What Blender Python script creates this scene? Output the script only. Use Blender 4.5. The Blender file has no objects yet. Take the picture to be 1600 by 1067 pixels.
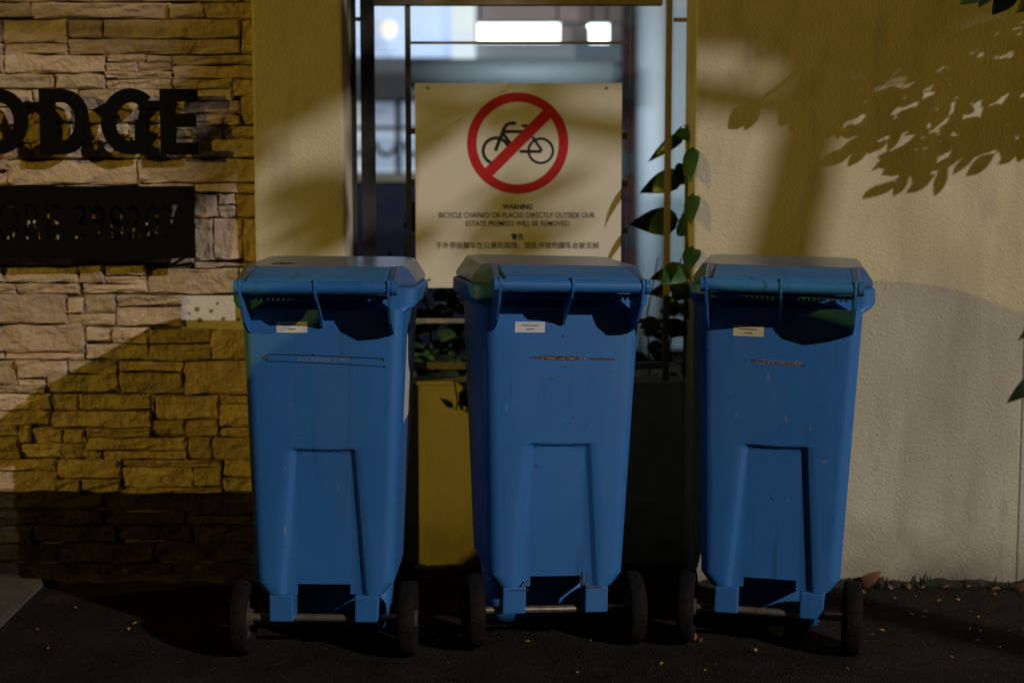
import bpy, bmesh, math, random
from mathutils import Vector, Matrix
random.seed(7)
R = math.radians
scene = bpy.context.scene
C = scene.collection

# ------------------------------------------------------------------ camera
CAM_H = 1.2
PITCH = math.atan(209 / 2222.2)
FPX = 2222.2
cam_d = bpy.data.cameras.new('camera'); cam = bpy.data.objects.new('camera', cam_d); C.objects.link(cam)
cam.location = (0, 0, CAM_H); cam.rotation_euler = (R(90) - PITCH, 0, 0)
cam_d.lens = 50; cam_d.sensor_width = 36; cam_d.clip_end = 500
cam_d.dof.use_dof = True; cam_d.dof.focus_distance = 3.85; cam_d.dof.aperture_fstop = 1.5
scene.camera = cam
# ------------------------------------------------------------------ world: night sky with a faint town glow
W = bpy.data.worlds.new('World'); scene.world = W; W.use_nodes = True
wb = W.node_tree.nodes['Background']
wb.inputs[0].default_value = (1.0, 0.74, 0.30, 1); wb.inputs[1].default_value = 0.0035
WHITE_POS = Vector((13.0, -8.4, 8.3)); AMBER_POS = Vector((-15.4, -9.4, 5.5))
WHITE_W, AMBER_W = 6700, 3500
vs = scene.view_settings
vs.view_transform = 'Standard'; vs.look = 'None'; vs.exposure = 0; vs.gamma = 1; vs.use_curve_mapping = False
scene.render.engine = 'CYCLES'
try:
    scene.cycles.use_denoising = True
except Exception: pass

# ------------------------------------------------------------------ helpers
def at(px, py, Y):
    """point of the place seen at a pixel of the 1600x1067 picture, on the plane at distance Y"""
    a = (px - 800) / FPX; b = -(py - 533.5) / FPX
    d = (a, math.cos(PITCH) + b * math.sin(PITCH), -math.sin(PITCH) + b * math.cos(PITCH))
    t = Y / d[1]
    return Vector((d[0] * t, Y, CAM_H + d[2] * t))
def gnd(px, py, z=0.0):
    a = (px - 800) / FPX; b = -(py - 533.5) / FPX
    d = (a, math.cos(PITCH) + b * math.sin(PITCH), -math.sin(PITCH) + b * math.cos(PITCH))
    t = (z - CAM_H) / d[2]
    return Vector((d[0] * t, d[1] * t, z))
def mesh_from(bm, name, smooth=False):
    me = bpy.data.meshes.new(name); bm.normal_update(); bm.to_mesh(me); bm.free()
    if smooth:
        for p in me.polygons: p.use_smooth = True
    return me
def obj(name, me, m=None, parent=None, loc=None, smooth=False):
    if isinstance(me, bmesh.types.BMesh): me = mesh_from(me, name, smooth)
    o = bpy.data.objects.new(name, me); C.objects.link(o)
    if m is not None and not me.materials: me.materials.append(m)
    if parent: o.parent = parent
    if loc is not None: o.location = loc
    return o
def tag(o, label=None, cat=None, group=None, kind=None):
    if label: o['label'] = label
    if cat: o['category'] = cat
    if group: o['group'] = group
    if kind: o['kind'] = kind
    return o
def thing(name, label, cat, loc=(0, 0, 0), rz=0, group=None):
    o = bpy.data.objects.new(name, None); C.objects.link(o); o.location = loc; o.rotation_euler = (0, 0, rz)
    o.empty_display_size = .1
    return tag(o, label, cat, group)
def copy_tree(o, parent=None):
    c = o.copy(); C.objects.link(c); c.parent = parent
    for ch in o.children: copy_tree(ch, c)
    return c
def box(bm, x0, x1, y0, y1, z0, z1, bev=0.0):
    v = [bm.verts.new(p) for p in ((x0,y0,z0),(x1,y0,z0),(x1,y1,z0),(x0,y1,z0),(x0,y0,z1),(x1,y0,z1),(x1,y1,z1),(x0,y1,z1))]
    f = [bm.faces.new([v[i] for i in q]) for q in ((0,3,2,1),(4,5,6,7),(0,1,5,4),(1,2,6,5),(2,3,7,6),(3,0,4,7))]
    if bev:
        ed = set(e for q in f for e in q.edges)
        bmesh.ops.bevel(bm, geom=list(ed), offset=bev, segments=2, affect='EDGES', profile=.6)
def boxo(name, m, parent, x0, x1, y0, y1, z0, z1, bev=0.0):
    bm = bmesh.new(); box(bm, min(x0,x1), max(x0,x1), min(y0,y1), max(y0,y1), min(z0,z1), max(z0,z1), bev)
    return obj(name, bm, m, parent)
def pbox(name, m, parent, px0, py0, px1, py1, Y, depth, bev=0.0):
    """box whose front face at distance Y covers the given pixels"""
    a = at(px0, py1, Y); b = at(px1, py0, Y)
    return boxo(name, m, parent, a.x, b.x, Y, Y + depth, a.z, b.z, bev)
def tube(bm, pts, r, n=8, cap=True):
    pts = [Vector(p) for p in pts]; rs = r if isinstance(r, (list, tuple)) else [r] * len(pts)
    rings = []
    for i, p in enumerate(pts):
        d = (pts[min(i+1, len(pts)-1)] - pts[max(i-1, 0)]).normalized()
        u = d.orthogonal().normalized() if i == 0 else (u - d * u.dot(d)).normalized()
        w = d.cross(u)
        rings.append([bm.verts.new(p + (u * math.cos(2*math.pi*k/n) + w * math.sin(2*math.pi*k/n)) * rs[i]) for k in range(n)])
    for a, b in zip(rings, rings[1:]):
        for k in range(n): bm.faces.new((a[k], a[(k+1) % n], b[(k+1) % n], b[k]))
    if cap:
        bm.faces.new(rings[0][::-1]); bm.faces.new(rings[-1])
def loft(bm, rings, cap0=True, cap1=True, close=True):
    vr = [[bm.verts.new(p) for p in r] for r in rings]; n = len(vr[0])
    for a, b in zip(vr, vr[1:]):
        for k in range(n if close else n - 1): bm.faces.new((a[k], a[(k+1) % n], b[(k+1) % n], b[k]))
    if cap0: bm.faces.new(vr[0][::-1])
    if cap1: bm.faces.new(vr[-1])
    return vr
def extrude_poly(bm, pts, axis, a0, a1):
    """2-D polygon given in the other two axes, extruded along axis"""
    def mk(p, a):
        return {'x': (a, p[0], p[1]), 'y': (p[0], a, p[1]), 'z': (p[0], p[1], a)}[axis]
    loft(bm, [[mk(p, a0) for p in pts], [mk(p, a1) for p in pts]])
    bmesh.ops.recalc_face_normals(bm, faces=bm.faces[:])

# ------------------------------------------------------------------ materials
def mat(name, col, rough=.7, metal=0.0, col2=None, scale=8, detail=6, lo=.35, hi=.65, bump=0.0, bscale=60, spec=.5,
        stains=None, emis=None, estr=0, kind='noise', coord='Object', bdist=.01, voro=0.0, rnd=False, base_dirt=None):
    m = bpy.data.materials.new(name); m.use_nodes = True; nt = m.node_tree; N = nt.nodes; L = nt.links
    b = N['Principled BSDF']; b.inputs['Base Color'].default_value = (*col, 1); b.inputs['Roughness'].default_value = rough
    b.inputs['Metallic'].default_value = metal; b.inputs['Specular IOR Level'].default_value = spec
    tc = N.new('ShaderNodeTexCoord'); oi = N.new('ShaderNodeObjectInfo')
    src = tc.outputs[coord]
    if rnd:
        mo = N.new('ShaderNodeMath'); mo.operation = 'MULTIPLY'; mo.inputs[1].default_value = 23.0; L.new(oi.outputs['Random'], mo.inputs[0])
        va = N.new('ShaderNodeVectorMath'); va.operation = 'ADD'; L.new(src, va.inputs[0]); L.new(mo.outputs[0], va.inputs[1]); src = va.outputs[0]
    last = None
    if col2:
        n = N.new('ShaderNodeTexNoise'); n.inputs['Scale'].default_value = scale; n.inputs['Detail'].default_value = detail
        n.inputs['Roughness'].default_value = .6; L.new(src, n.inputs['Vector'])
        r = N.new('ShaderNodeValToRGB'); r.color_ramp.elements[0].position = lo; r.color_ramp.elements[1].position = hi
        r.color_ramp.elements[0].color = (*col, 1); r.color_ramp.elements[1].color = (*col2, 1)
        L.new(n.outputs['Fac'], r.inputs['Fac']); last = r.outputs['Color']
    for (scol, sscale, slo, shi, stretch) in (stains or []):
        mp = N.new('ShaderNodeMapping'); mp.inputs['Scale'].default_value = stretch; L.new(src, mp.inputs['Vector'])
        n = N.new('ShaderNodeTexNoise'); n.inputs['Scale'].default_value = sscale; n.inputs['Detail'].default_value = 8
        L.new(mp.outputs['Vector'], n.inputs['Vector'])
        r = N.new('ShaderNodeMapRange'); r.inputs['From Min'].default_value = slo; r.inputs['From Max'].default_value = shi
        L.new(n.outputs['Fac'], r.inputs['Value'])
        mx = N.new('ShaderNodeMix'); mx.data_type = 'RGBA'; L.new(r.outputs['Result'], mx.inputs[0])
        if last is None: mx.inputs[6].default_value = (*col, 1)
        else: L.new(last, mx.inputs[6])
        mx.inputs[7].default_value = (*scol, 1); last = mx.outputs[2]
    if base_dirt:
        sep = N.new('ShaderNodeSeparateXYZ'); L.new(tc.outputs['Object'], sep.inputs[0])
        n = N.new('ShaderNodeTexNoise'); n.inputs['Scale'].default_value = 5; n.inputs['Detail'].default_value = 8; L.new(src, n.inputs['Vector'])
        m1 = N.new('ShaderNodeMath'); m1.operation = 'MULTIPLY_ADD'; m1.inputs[1].default_value = -.55; L.new(n.outputs['Fac'], m1.inputs[0]); L.new(sep.outputs['Z'], m1.inputs[2])
        r = N.new('ShaderNodeMapRange'); r.inputs['From Min'].default_value = -.02; r.inputs['From Max'].default_value = -.34; L.new(m1.outputs[0], r.inputs['Value'])
        mx = N.new('ShaderNodeMix'); mx.data_type = 'RGBA'; L.new(r.outputs['Result'], mx.inputs[0])
        L.new(last, mx.inputs[6]); mx.inputs[7].default_value = (*base_dirt, 1); last = mx.outputs[2]
    if last is not None: L.new(last, b.inputs['Base Color'])
    if bump:
        n = N.new('ShaderNodeTexNoise'); n.inputs['Scale'].default_value = bscale; n.inputs['Detail'].default_value = 5
        L.new(src, n.inputs['Vector']); h = n.outputs['Fac']
        if voro:
            v = N.new('ShaderNodeTexVoronoi'); v.inputs['Scale'].default_value = bscale * .55; v.inputs['Randomness'].default_value = 1
            L.new(src, v.inputs['Vector'])
            mr = N.new('ShaderNodeMapRange'); mr.inputs['From Min'].default_value = .0; mr.inputs['From Max'].default_value = .45
            mr.inputs['To Min'].default_value = voro; mr.inputs['To Max'].default_value = 0; L.new(v.outputs['Distance'], mr.inputs['Value'])
            ad = N.new('ShaderNodeMath'); ad.operation = 'ADD'; L.new(h, ad.inputs[0]); L.new(mr.outputs['Result'], ad.inputs[1]); h = ad.outputs[0]
        bp = N.new('ShaderNodeBump'); bp.inputs['Strength'].default_value = bump; bp.inputs['Distance'].default_value = bdist
        L.new(h, bp.inputs['Height']); L.new(bp.outputs['Normal'], b.inputs['Normal'])
    if emis:
        b.inputs['Emission Color'].default_value = (*emis, 1); b.inputs['Emission Strength'].default_value = estr
    return m
def vary(m, amt=.35, hue=.03):
    """brightness and tint differ a little from object to object"""
    nt = m.node_tree; N = nt.nodes; L = nt.links; b = N['Principled BSDF']; lk = b.inputs['Base Color'].links
    h = N.new('ShaderNodeHueSaturation'); oi = N.new('ShaderNodeObjectInfo')
    if lk:
        s = lk[0].from_socket; L.new(s, h.inputs['Color'])
    else: h.inputs['Color'].default_value = b.inputs['Base Color'].default_value
    mr = N.new('ShaderNodeMapRange'); mr.inputs['To Min'].default_value = 1 - amt; mr.inputs['To Max'].default_value = 1 + amt
    L.new(oi.outputs['Random'], mr.inputs['Value']); L.new(mr.outputs['Result'], h.inputs['Value'])
    mu = N.new('ShaderNodeMath'); mu.operation = 'MULTIPLY'; mu.inputs[1].default_value = 7.31; L.new(oi.outputs['Random'], mu.inputs[0])
    fr = N.new('ShaderNodeMath'); fr.operation = 'FRACT'; L.new(mu.outputs[0], fr.inputs[0])
    mr2 = N.new('ShaderNodeMapRange'); mr2.inputs['To Min'].default_value = .5 - hue; mr2.inputs['To Max'].default_value = .5 + hue * .5
    L.new(fr.outputs[0], mr2.inputs['Value']); L.new(mr2.outputs['Result'], h.inputs['Hue'])
    L.new(h.outputs['Color'], b.inputs['Base Color']); return m

M = {}
M['plaster'] = mat('cream_plaster', (.585, .515, .355), .88, col2=(.655, .58, .41), scale=3, bump=.75, bscale=120, voro=.32, bdist=.004, base_dirt=(.20, .17, .12),
                   stains=[((.40, .345, .24), 2.2, .58, .80, (1.6, 1.6, .35)), ((.46, .41, .30), 9, .55, .75, (1.5, 1.5, .5)), ((.30, .27, .2), 60, .72, .78, (1, 1, 1))])
M['plaster_low'] = mat('yellow_plaster', (.60, .52, .29), .88, col2=(.68, .59, .35), scale=3, bump=.6, bscale=120, voro=.28, bdist=.004, base_dirt=(.22, .18, .09),
                       stains=[((.33, .28, .14), 3.5, .58, .78, (1.3, 1.3, .5))])
M['stone'] = vary(mat('ledge_stone', (.43, .305, .195), .9, col2=(.59, .45, .30), scale=9, lo=.3, hi=.7, bump=1.0, bscale=42, bdist=.014, rnd=True,
                      stains=[((.33, .265, .225), 8, .56, .74, (.5, 1, 2.6)), ((.46, .27, .15), 6, .62, .78, (.7, 1, 2)), ((.64, .54, .42), 26, .60, .72, (.5, 1, 2)), ((.20, .16, .12), 18, .66, .74, (.4, 1, 3))]), .2, .010)
M['stone_dark'] = vary(mat('dark_ledge_stone', (.014, .0115, .008), .92, spec=.12, col2=(.034, .027, .017), scale=9, bump=.9, bscale=40, bdist=.015, rnd=True,
                           stains=[((.085, .064, .038), 11, .64, .76, (1, 1, 2))]), .3, .01)  # stone colour of the lowest courses, much darker than those above
M['mortar'] = mat('dark_mortar', (.07, .055, .04), .95, col2=(.11, .09, .06), scale=20, bump=.5)
M['patch'] = mat('bare_render', (.62, .58, .50), .9, col2=(.70, .66, .57), scale=14, bump=.4, bscale=70)
M['dab'] = mat('adhesive_dab', (.20, .17, .13), .9)
M['asphalt'] = mat('asphalt', (.015, .0118, .0078), .92, col2=(.030, .024, .016), scale=5, bump=1.0, bscale=190, voro=.8, bdist=.006, spec=.12,
                   stains=[((.085, .07, .05), 75, .63, .69, (1, 1, 1)), ((.02, .018, .014), 1.3, .5, .66, (1, 1, 1)), ((.034, .028, .019), 2.6, .58, .72, (1, 1, 1)), ((.05, .042, .03), 140, .60, .68, (1, 1, 1))])
M['concrete'] = mat('pale_concrete', (.065, .058, .046), .9, col2=(.10, .09, .07), scale=6, bump=.5, bscale=90)
M['blue'] = mat('blue_plastic', (.028, .160, .43), .5, col2=(.034, .178, .465), scale=4, bump=.12, bscale=220, bdist=.002, rnd=True,
                stains=[((.07, .165, .34), 5, .55, .85, (1, 1, .35)), ((.10, .18, .33), 14, .66, .84, (2.2, 1, .25)), ((.022, .09, .22), 11, .60, .80, (2.5, 1, .18)), ((.16, .22, .32), 60, .70, .76, (1, 1, .3)), ((.02, .045, .11), 34, .70, .75, (1, 1, 1))])
M['lid'] = mat('dusty_blue_plastic', (.05, .125, .29), .25, col2=(.10, .15, .25), scale=7, bump=.12, bscale=160, bdist=.002,
               stains=[((.135, .17, .225), 5, .42, .70, (1, 1, 1)), ((.03, .03, .035), 24, .72, .76, (1, 1, 1))])
M['rubber'] = mat('black_rubber', (.0075, .007, .0065), .9, spec=.15, col2=(.016, .013, .010), scale=30, bump=.3, bscale=120)
M['hub'] = mat('grey_hub', (.022, .02, .018), .8, col2=(.06, .045, .025), scale=25)
M['steel'] = mat('galvanised_steel', (.42, .38, .30), .4, .8, col2=(.30, .24, .16), scale=40)
M['black'] = mat('black_metal', (.004, .0037, .0034), .7, bump=.1, bscale=200, spec=.06)
M['gate'] = mat('bronze_gate_paint', (.30, .25, .17), .5, col2=(.24, .20, .13), scale=25, bump=.15, bscale=120)
M['board'] = mat('white_sign_board', (.70, .655, .57), .5, col2=(.74, .69, .60), scale=3, stains=[((.55, .48, .38), 4, .66, .85, (1, 1, .6))])
M['red'] = mat('sign_red', (.50, .012, .015), .5)
M['ink'] = mat('sign_black', (.015, .015, .016), .5)
M['inkgrey'] = mat('sign_dark_grey', (.05, .045, .04), .5)
M['sticker'] = mat('white_sticker', (.72, .72, .70), .5, col2=(.64, .64, .62), scale=30)
M['sticker_amber'] = mat('amber_lit_sticker', (.74, .62, .34), .5, col2=(.66, .54, .28), scale=30)  # same white sticker with amber lamplight painted into its colour
M['pale'] = mat('pale_stencil', (.30, .38, .50), .6)
M['scar'] = mat('scraped_brown', (.05, .032, .026), .8, col2=(.13, .095, .08), scale=70)
M['scarpale'] = mat('scraped_pale', (.34, .31, .30), .8)
M['leaf'] = vary(mat('glossy_leaf', (.020, .070, .012), .35, col2=(.035, .10, .018), scale=14, bump=.2, bscale=30), .45, .03)
M['leafdark'] = vary(mat('dark_leaf', (.018, .045, .012), .5, col2=(.03, .065, .015), scale=10), .4, .03)
M['stem'] = mat('green_stem', (.05, .07, .02), .7)
M['bark'] = mat('bark', (.09, .065, .04), .9, col2=(.14, .10, .07), scale=12, bump=.8, bscale=30)
M['litter'] = vary(mat('yellow_leaf', (.55, .36, .05), .7, col2=(.45, .26, .05), scale=30), .35, .02)
M['litterdry'] = vary(mat('dry_brown_leaf', (.16, .07, .03), .8, col2=(.24, .11, .04), scale=30), .3, .02)
# the lit court behind the gate
M['fac_lit'] = mat('lit_frosted_glazing', (.5, .6, .7), .6, emis=(.50, .67, 1.0), estr=.62)
M['fac_white'] = mat('white_painted_wall', (.70, .76, .80), .7)
M['fac_pier'] = mat('glowing_white_pier', (.75, .8, .8), .7, emis=(.72, .86, .95), estr=.50)  # the pier is no lamp; court light on it is added as glow
M['fac_grey'] = mat('grey_blue_wall', (.30, .33, .37), .8)
M['soffit'] = mat('mauve_soffit', (.30, .25, .26), .8)
M['tube'] = mat('fluorescent_diffuser', (.9, .95, 1), .5, emis=(.80, .97, 1.0), estr=3.2)
M['globe'] = mat('warm_globe', (1, .9, .7), .5, emis=(1.0, .95, .80), estr=.78)
M['pane'] = mat('lit_window_pane', (.4, .45, .5), .4, emis=(.45, .58, .80), estr=.36)
M['pane2'] = mat('lit_window_pane_pale', (.5, .52, .5), .4, emis=(.66, .74, .74), estr=.42)
M['duct'] = mat('grey_duct', (.13, .15, .16), .6)
M['darkframe'] = mat('dark_window_frame', (.03, .03, .03), .6)
M['navy'] = mat('navy_wall', (.005, .009, .026), .85)
M['brickred'] = mat('dark_red_brick', (.07, .022, .018), .85, col2=(.10, .035, .028), scale=20)
M['column'] = mat('pale_column', (.60, .68, .74), .6)
M['bulb'] = mat('lamp_lens_white', (1, 1, 1), .4, emis=(1, .95, .92), estr=30)
M['bulba'] = mat('lamp_lens_amber', (1, .8, .4), .4, emis=(1, .70, .13), estr=30)
M['lampgrey'] = mat('grey_lamp_paint', (.25, .25, .25), .5, .3)

# ------------------------------------------------------------------ ground
bm = bmesh.new()
v = [bm.verts.new(p) for p in ((-60, -40, 0), (60, -40, 0), (60, 60, 0), (-60, 60, 0))]; bm.faces.new(v)
tag(obj('ground', bm, M['asphalt']), kind='structure')
# pale concrete apron at the lower left
bm = bmesh.new()
p0 = gnd(70, 903, .02); p1 = gnd(-5, 975, .02); p2 = gnd(-30, 903, .02)
e = (p1 - p0).normalized()
pts = [(p0.x, p0.y), (p0.x + e.x * 2.2, p0.y + e.y * 2.2), (p0.x - 3.5, p0.y + e.y * 2.2), (p0.x - 3.5, p0.y)]
extrude_poly(bm, pts, 'z', -.05, .02)
bmesh.ops.bevel(bm, geom=bm.edges[:], offset=.006, segments=2, affect='EDGES')
tag(obj('concrete_apron', bm, M['concrete']), kind='structure')

# ------------------------------------------------------------------ walls
YR, YL, YS = 4.466, 4.67, 4.542          # right wall / pillar, low wall, stone wall
WTOP = 3.6
xr = at(1085, 300, YR).x; xp0 = at(397, 300, YR).x; xp1 = at(538, 300, YR).x
rw = thing('plastered_wall', 'cream rough plastered boundary wall with leafy tree shadow, behind the right-hand bin', 'wall')
boxo('wall_panel', M['plaster'], rw, xr, 12, YR, YR + .26, -.1, WTOP, .008)
xj = at(1591, 800, YR).x
boxo('end_pier', M['plaster'], rw, xj, xj + .42, YR - .004, YR + .05, -.1, WTOP, .006)
gp = thing('gate_pillar', 'cream plastered gate pillar between stone cladding and bicycle warning sign', 'pillar')
boxo('shaft', M['plaster'], gp, xp0, xp1, YR, YR + .34, -.1, WTOP, .010)
lw = thing('low_wall', 'low yellowish plastered wall under the gate, behind the bins', 'wall')
ztop = at(680, 596, YL).z
boxo('wall_panel', M['plaster_low'], lw, xp1 + .002, xr - .002, YL, YL + .14, -.1, ztop - .012)
boxo('coping', M['plaster_low'], lw, xp1 + .003, xr - .003, YL - .006, YL + .15, ztop - .012, ztop, .004)

# stone cladding, traced course by course
st = [
 (-60,3,47,27),(49,3,262,28),(264,5,318,28),(320,4,400,29),
 (-60,31,0,65),(1,31,105,66),(107,31,160,60),(162,30,375,60),(376,31,400,83),(-60,67,1,84),(2,67,103,84),(106,61,375,83),
 (-60,86,4,114),(5,86,163,114),(165,86,228,96),(230,86,267,97),(165,98,213,111),(214,98,267,111),(165,112,267,122),(268,87,400,101),(270,102,400,123),
 (-60,115,84,138),(86,116,163,139),(165,124,269,139),(270,124,362,139),(363,124,400,150),
 (-60,140,50,165),(52,140,120,190),(121,141,180,170),(181,140,262,170),(264,141,362,156),(264,158,374,178),(376,151,400,195),
 (-60,167,50,195),(-60,197,30,222),(32,192,110,222),(112,172,250,192),(112,194,200,215),(202,194,262,215),(252,172,262,192),(264,180,346,195),(348,197,400,215),(264,197,346,215),(348,180,374,195),
 (264,217,400,247),(-60,224,48,248),(50,224,150,248),(112,217,150,223),(152,217,262,247),
 (-60,250,8,268),(-60,270,8,289),(10,250,215,288),(217,249,400,285),(217,287,300,300),(302,287,400,301),
 (-60,291,100,320),(102,290,215,325),(217,302,300,340),(303,304,338,339),(340,304,366,320),(368,304,400,340),(340,322,366,340),
 (-60,322,80,360),(82,327,200,360),(202,342,302,378),(304,342,331,408),(333,342,377,406),(379,342,400,408),
 (-60,362,120,414),(122,362,200,378),(122,380,302,411),
 (-60,416,2,441),(-60,443,24,458),(3,418,120,441),(26,443,120,459),(123,414,161,442),(163,414,227,430),(163,431,227,443),(127,444,228,458),(229,420,373,459),(304,410,400,418),(375,420,400,459),
 (-60,460,102,506),(104,464,130,489),(131,460,178,489),(180,462,283,478),(180,480,283,510),(104,490,178,510),
 (-60,512,4,550),(5,508,130,550),(132,512,173,535),(174,512,231,537),(233,514,330,537),(331,516,400,562),(132,538,231,562),(233,539,330,563),(6,551,129,562),
 (-60,552,4,562),(-60,564,25,602),(26,563,102,591),(104,563,183,584),(27,593,68,602),(70,586,185,614),(-60,603,68,614),(185,565,285,581),(187,583,285,614),(287,564,400,616),
 (-60,616,78,640),(80,616,120,641),(122,617,234,641),(236,618,240,641),(242,619,340,656),(341,619,400,631),(342,633,400,667),
 (-60,642,78,664),(80,643,234,668),(236,658,286,682),(288,658,340,682),
 (-60,666,27,681),(29,666,47,692),(48,670,96,692),(98,670,132,692),(134,670,235,683),(342,669,400,682),
 (-60,683,27,704),(32,694,95,716),(97,694,132,717),(133,685,290,704),(160,706,292,718),(133,706,158,718),(293,684,330,718),(332,684,400,719),
 (-60,706,30,716),(-60,718,86,735),(-60,737,86,768),(88,719,186,747),(192,731,300,761),(192,720,345,730),(302,732,345,761),(348,720,400,746),(348,748,400,770),(88,749,125,769),(127,749,186,769),(188,763,345,770)]
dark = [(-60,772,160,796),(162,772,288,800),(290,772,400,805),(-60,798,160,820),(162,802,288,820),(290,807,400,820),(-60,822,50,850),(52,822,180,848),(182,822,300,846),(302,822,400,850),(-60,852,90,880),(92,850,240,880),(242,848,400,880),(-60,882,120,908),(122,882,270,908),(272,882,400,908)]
sw = thing('stone_clad_wall', 'wall clad in stacked tan ledge stones carrying the black letters', 'wall')
xs0 = at(-520, 300, YS).x
boxo('backing', M['mortar'], sw, xs0, xp0 + .05, YS + .012, YS + .24, -.1, WTOP)
lwall = thing('plastered_wall', 'cream plastered boundary wall running on beyond the stone cladding to the left', 'wall')
boxo('wall_panel', M['plaster'], lwall, -14, xs0 - .003, YS - .01, YS + .24, -.1, WTOP, .008)
rng = random.Random(11)
def stone(px0, py0, px1, py1, m, flip=False, deep=None):
    g = .3
    a = at(px0 + g, py1 - g, YS - .02); b = at(px1 - g, py0 + g, YS - .02)
    x0, x1, z0, z1 = a.x, b.x, a.z, b.z
    if flip:
        c = 2 * at(-60, 300, YS - .02).x; x0, x1 = c - b.x, c - a.x
    w, h = x1 - x0, z1 - z0
    nx = max(2, min(7, int(w / .045))); nz = max(2, min(4, int(h / .028)))
    yf = YS - (deep if deep is not None else rng.uniform(.006, .023))
    tx, tz = rng.uniform(-.010, .010), rng.uniform(-.012, .006)
    bm = bmesh.new(); V = {}
    e = min(.006, h * .16)
    us = [0] + [e / w] + [i / nx for i in range(1, nx)] + [1 - e / w] + [1]
    vs_ = [0] + [e / h] + [i / nz for i in range(1, nz)] + [1 - e / h] + [1]
    for i, u in enumerate(us):
        for j, t in enumerate(vs_):
            ed = i in (0, len(us) - 1) or j in (0, len(vs_) - 1)
            jx = rng.uniform(-.004, .004); jz = rng.uniform(-.0032, .0032) if ed else rng.uniform(-.005, .005)
            y = yf + (u - .5) * tx + (t - .5) * tz + rng.uniform(-.005, .005) + (rng.uniform(.002, .010) if ed else 0)
            V[i, j] = bm.verts.new((x0 + u * w + jx, y, z0 + t * h + jz))
    I, J = len(us), len(vs_)
    for i in range(I - 1):
        for j in range(J - 1): bm.faces.new((V[i, j], V[i+1, j], V[i+1, j+1], V[i, j+1]))
    loop = [V[i, 0] for i in range(I)] + [V[I-1, j] for j in range(1, J)] + [V[i, J-1] for i in range(I-2, -1, -1)] + [V[0, j] for j in range(J-2, 0, -1)]
    back = [bm.verts.new((p.co.x, YS + .014, p.co.z)) for p in loop]
    for k in range(len(loop)):
        q = (k + 1) % len(loop); bm.faces.new((loop[q], loop[k], back[k], back[q]))
    return obj('stone', bm, m, sw)
for s in st: stone(*s, M['stone'])
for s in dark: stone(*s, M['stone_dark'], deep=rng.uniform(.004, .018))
for s in st[:12]: stone(s[0], s[1] - 82, s[2], s[3] - 82, M['stone'])
for i, s in enumerate(st):
    if s[2] - s[0] > 24: stone(s[0], s[1], min(s[2], 392), s[3], M['stone'], True)
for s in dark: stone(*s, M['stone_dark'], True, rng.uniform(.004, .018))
# place where a stone is missing: bare render with adhesive dabs
pp = pbox('bare_patch', M['patch'], sw, 284, 462, 402, 515, YS + .004, .007)
pp['label'] = 'bare whitish render where a cladding stone is missing'
for (px, py, r) in [(308,483,5),(330,486,4),(349,498,4),(312,500,5),(296,490,3),(382,481,4),(372,499,4),(340,474,3),(388,505,3)]:
    bm = bmesh.new(); c = at(px, py, YS + .004)
    bmesh.ops.create_icosphere(bm, subdivisions=1, radius=r * .0021, matrix=Matrix.Translation(c) @ Matrix.Diagonal((1, .25, .9, 1)))
    obj('adhesive_dab', bm, M['dab'], pp)

# ------------------------------------------------------------------ lettering on the stone wall
YT = 4.444; TH = .016
SPX = YT / FPX
def letter(ch, cx, cz, draw):
    t = thing('wall_letter', f'black metal letter {ch} standing off the stone wall', 'letter', (0, 0, 0), 0, 'black letters on the stone wall')
    bm = bmesh.new(); draw(bm)
    bmesh.ops.recalc_face_normals(bm, faces=bm.faces[:]); obj('letter_face', bm, M['black'], t); return t
def lp(px, py):
    a = at(px, py, YT); return (a.x, a.z)
def quadbar(bm, x0, y0, x1, y1, dy=0):
    a = lp(x0, y1); b = lp(x1, y0); box(bm, a[0], b[0], YT + dy, YT + TH - dy, a[1], b[1])
def arc(bm, cx, cy, rx, ry, t, a0, a1, n=28, sq=2.0):
    """thick arc in picture units, angles in degrees, y up"""
    outer, inner = [], []
    for i in range(n + 1):
        a = R(a0 + (a1 - a0) * i / n); c, s = math.cos(a), math.sin(a)
        f = lambda q: math.copysign(abs(q) ** (2 / sq), q)
        outer.append(lp(cx + rx * f(c), cy - ry * f(s))); inner.append(lp(cx + (rx - t) * f(c), cy - (ry - t) * f(s)))
    vo = [[bm.verts.new((p[0], y, p[1])) for p in L_] for L_ in (outer, inner) for y in (YT, YT + TH)]
    full = abs(a1 - a0) >= 359
    m = n if full else n
    for i in range(m):
        j = i + 1
        for A, B in ((0, 2), (2, 3), (3, 1), (1, 0)):
            bm.faces.new((vo[A][i], vo[A][j], vo[B][j], vo[B][i]))
    if not full:
        for i in (0, n): bm.faces.new((vo[0][i], vo[2][i], vo[3][i], vo[1][i]))
letter('O', 0, 0, lambda bm: arc(bm, -4, 190, 46, 51, 21, 0, 360, 40))
def dD(bm):
    quadbar(bm, 63, 139, 84, 242)
    arc(bm, 92, 190.5, 45, 51.5, 21, 90, -90, 24, 2.3)
    quadbar(bm, 83, 139, 93, 160, .0005); quadbar(bm, 83, 221, 93, 242, .0005)
letter('D', 0, 0, dD)
def dG(bm):
    arc(bm, 203, 190, 46, 52, 22, 48, 338, 34)
    quadbar(bm, 211, 187, 232, 238, .0006)
letter('G', 0, 0, dG)
def dE(bm):
    quadbar(bm, 251, 139, 272, 242)
    quadbar(bm, 271, 139, 307, 158, .0005); quadbar(bm, 271, 180, 305, 199, .0005); quadbar(bm, 271, 223, 309, 242, .0005)
letter('E', 0, 0, dE)
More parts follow.
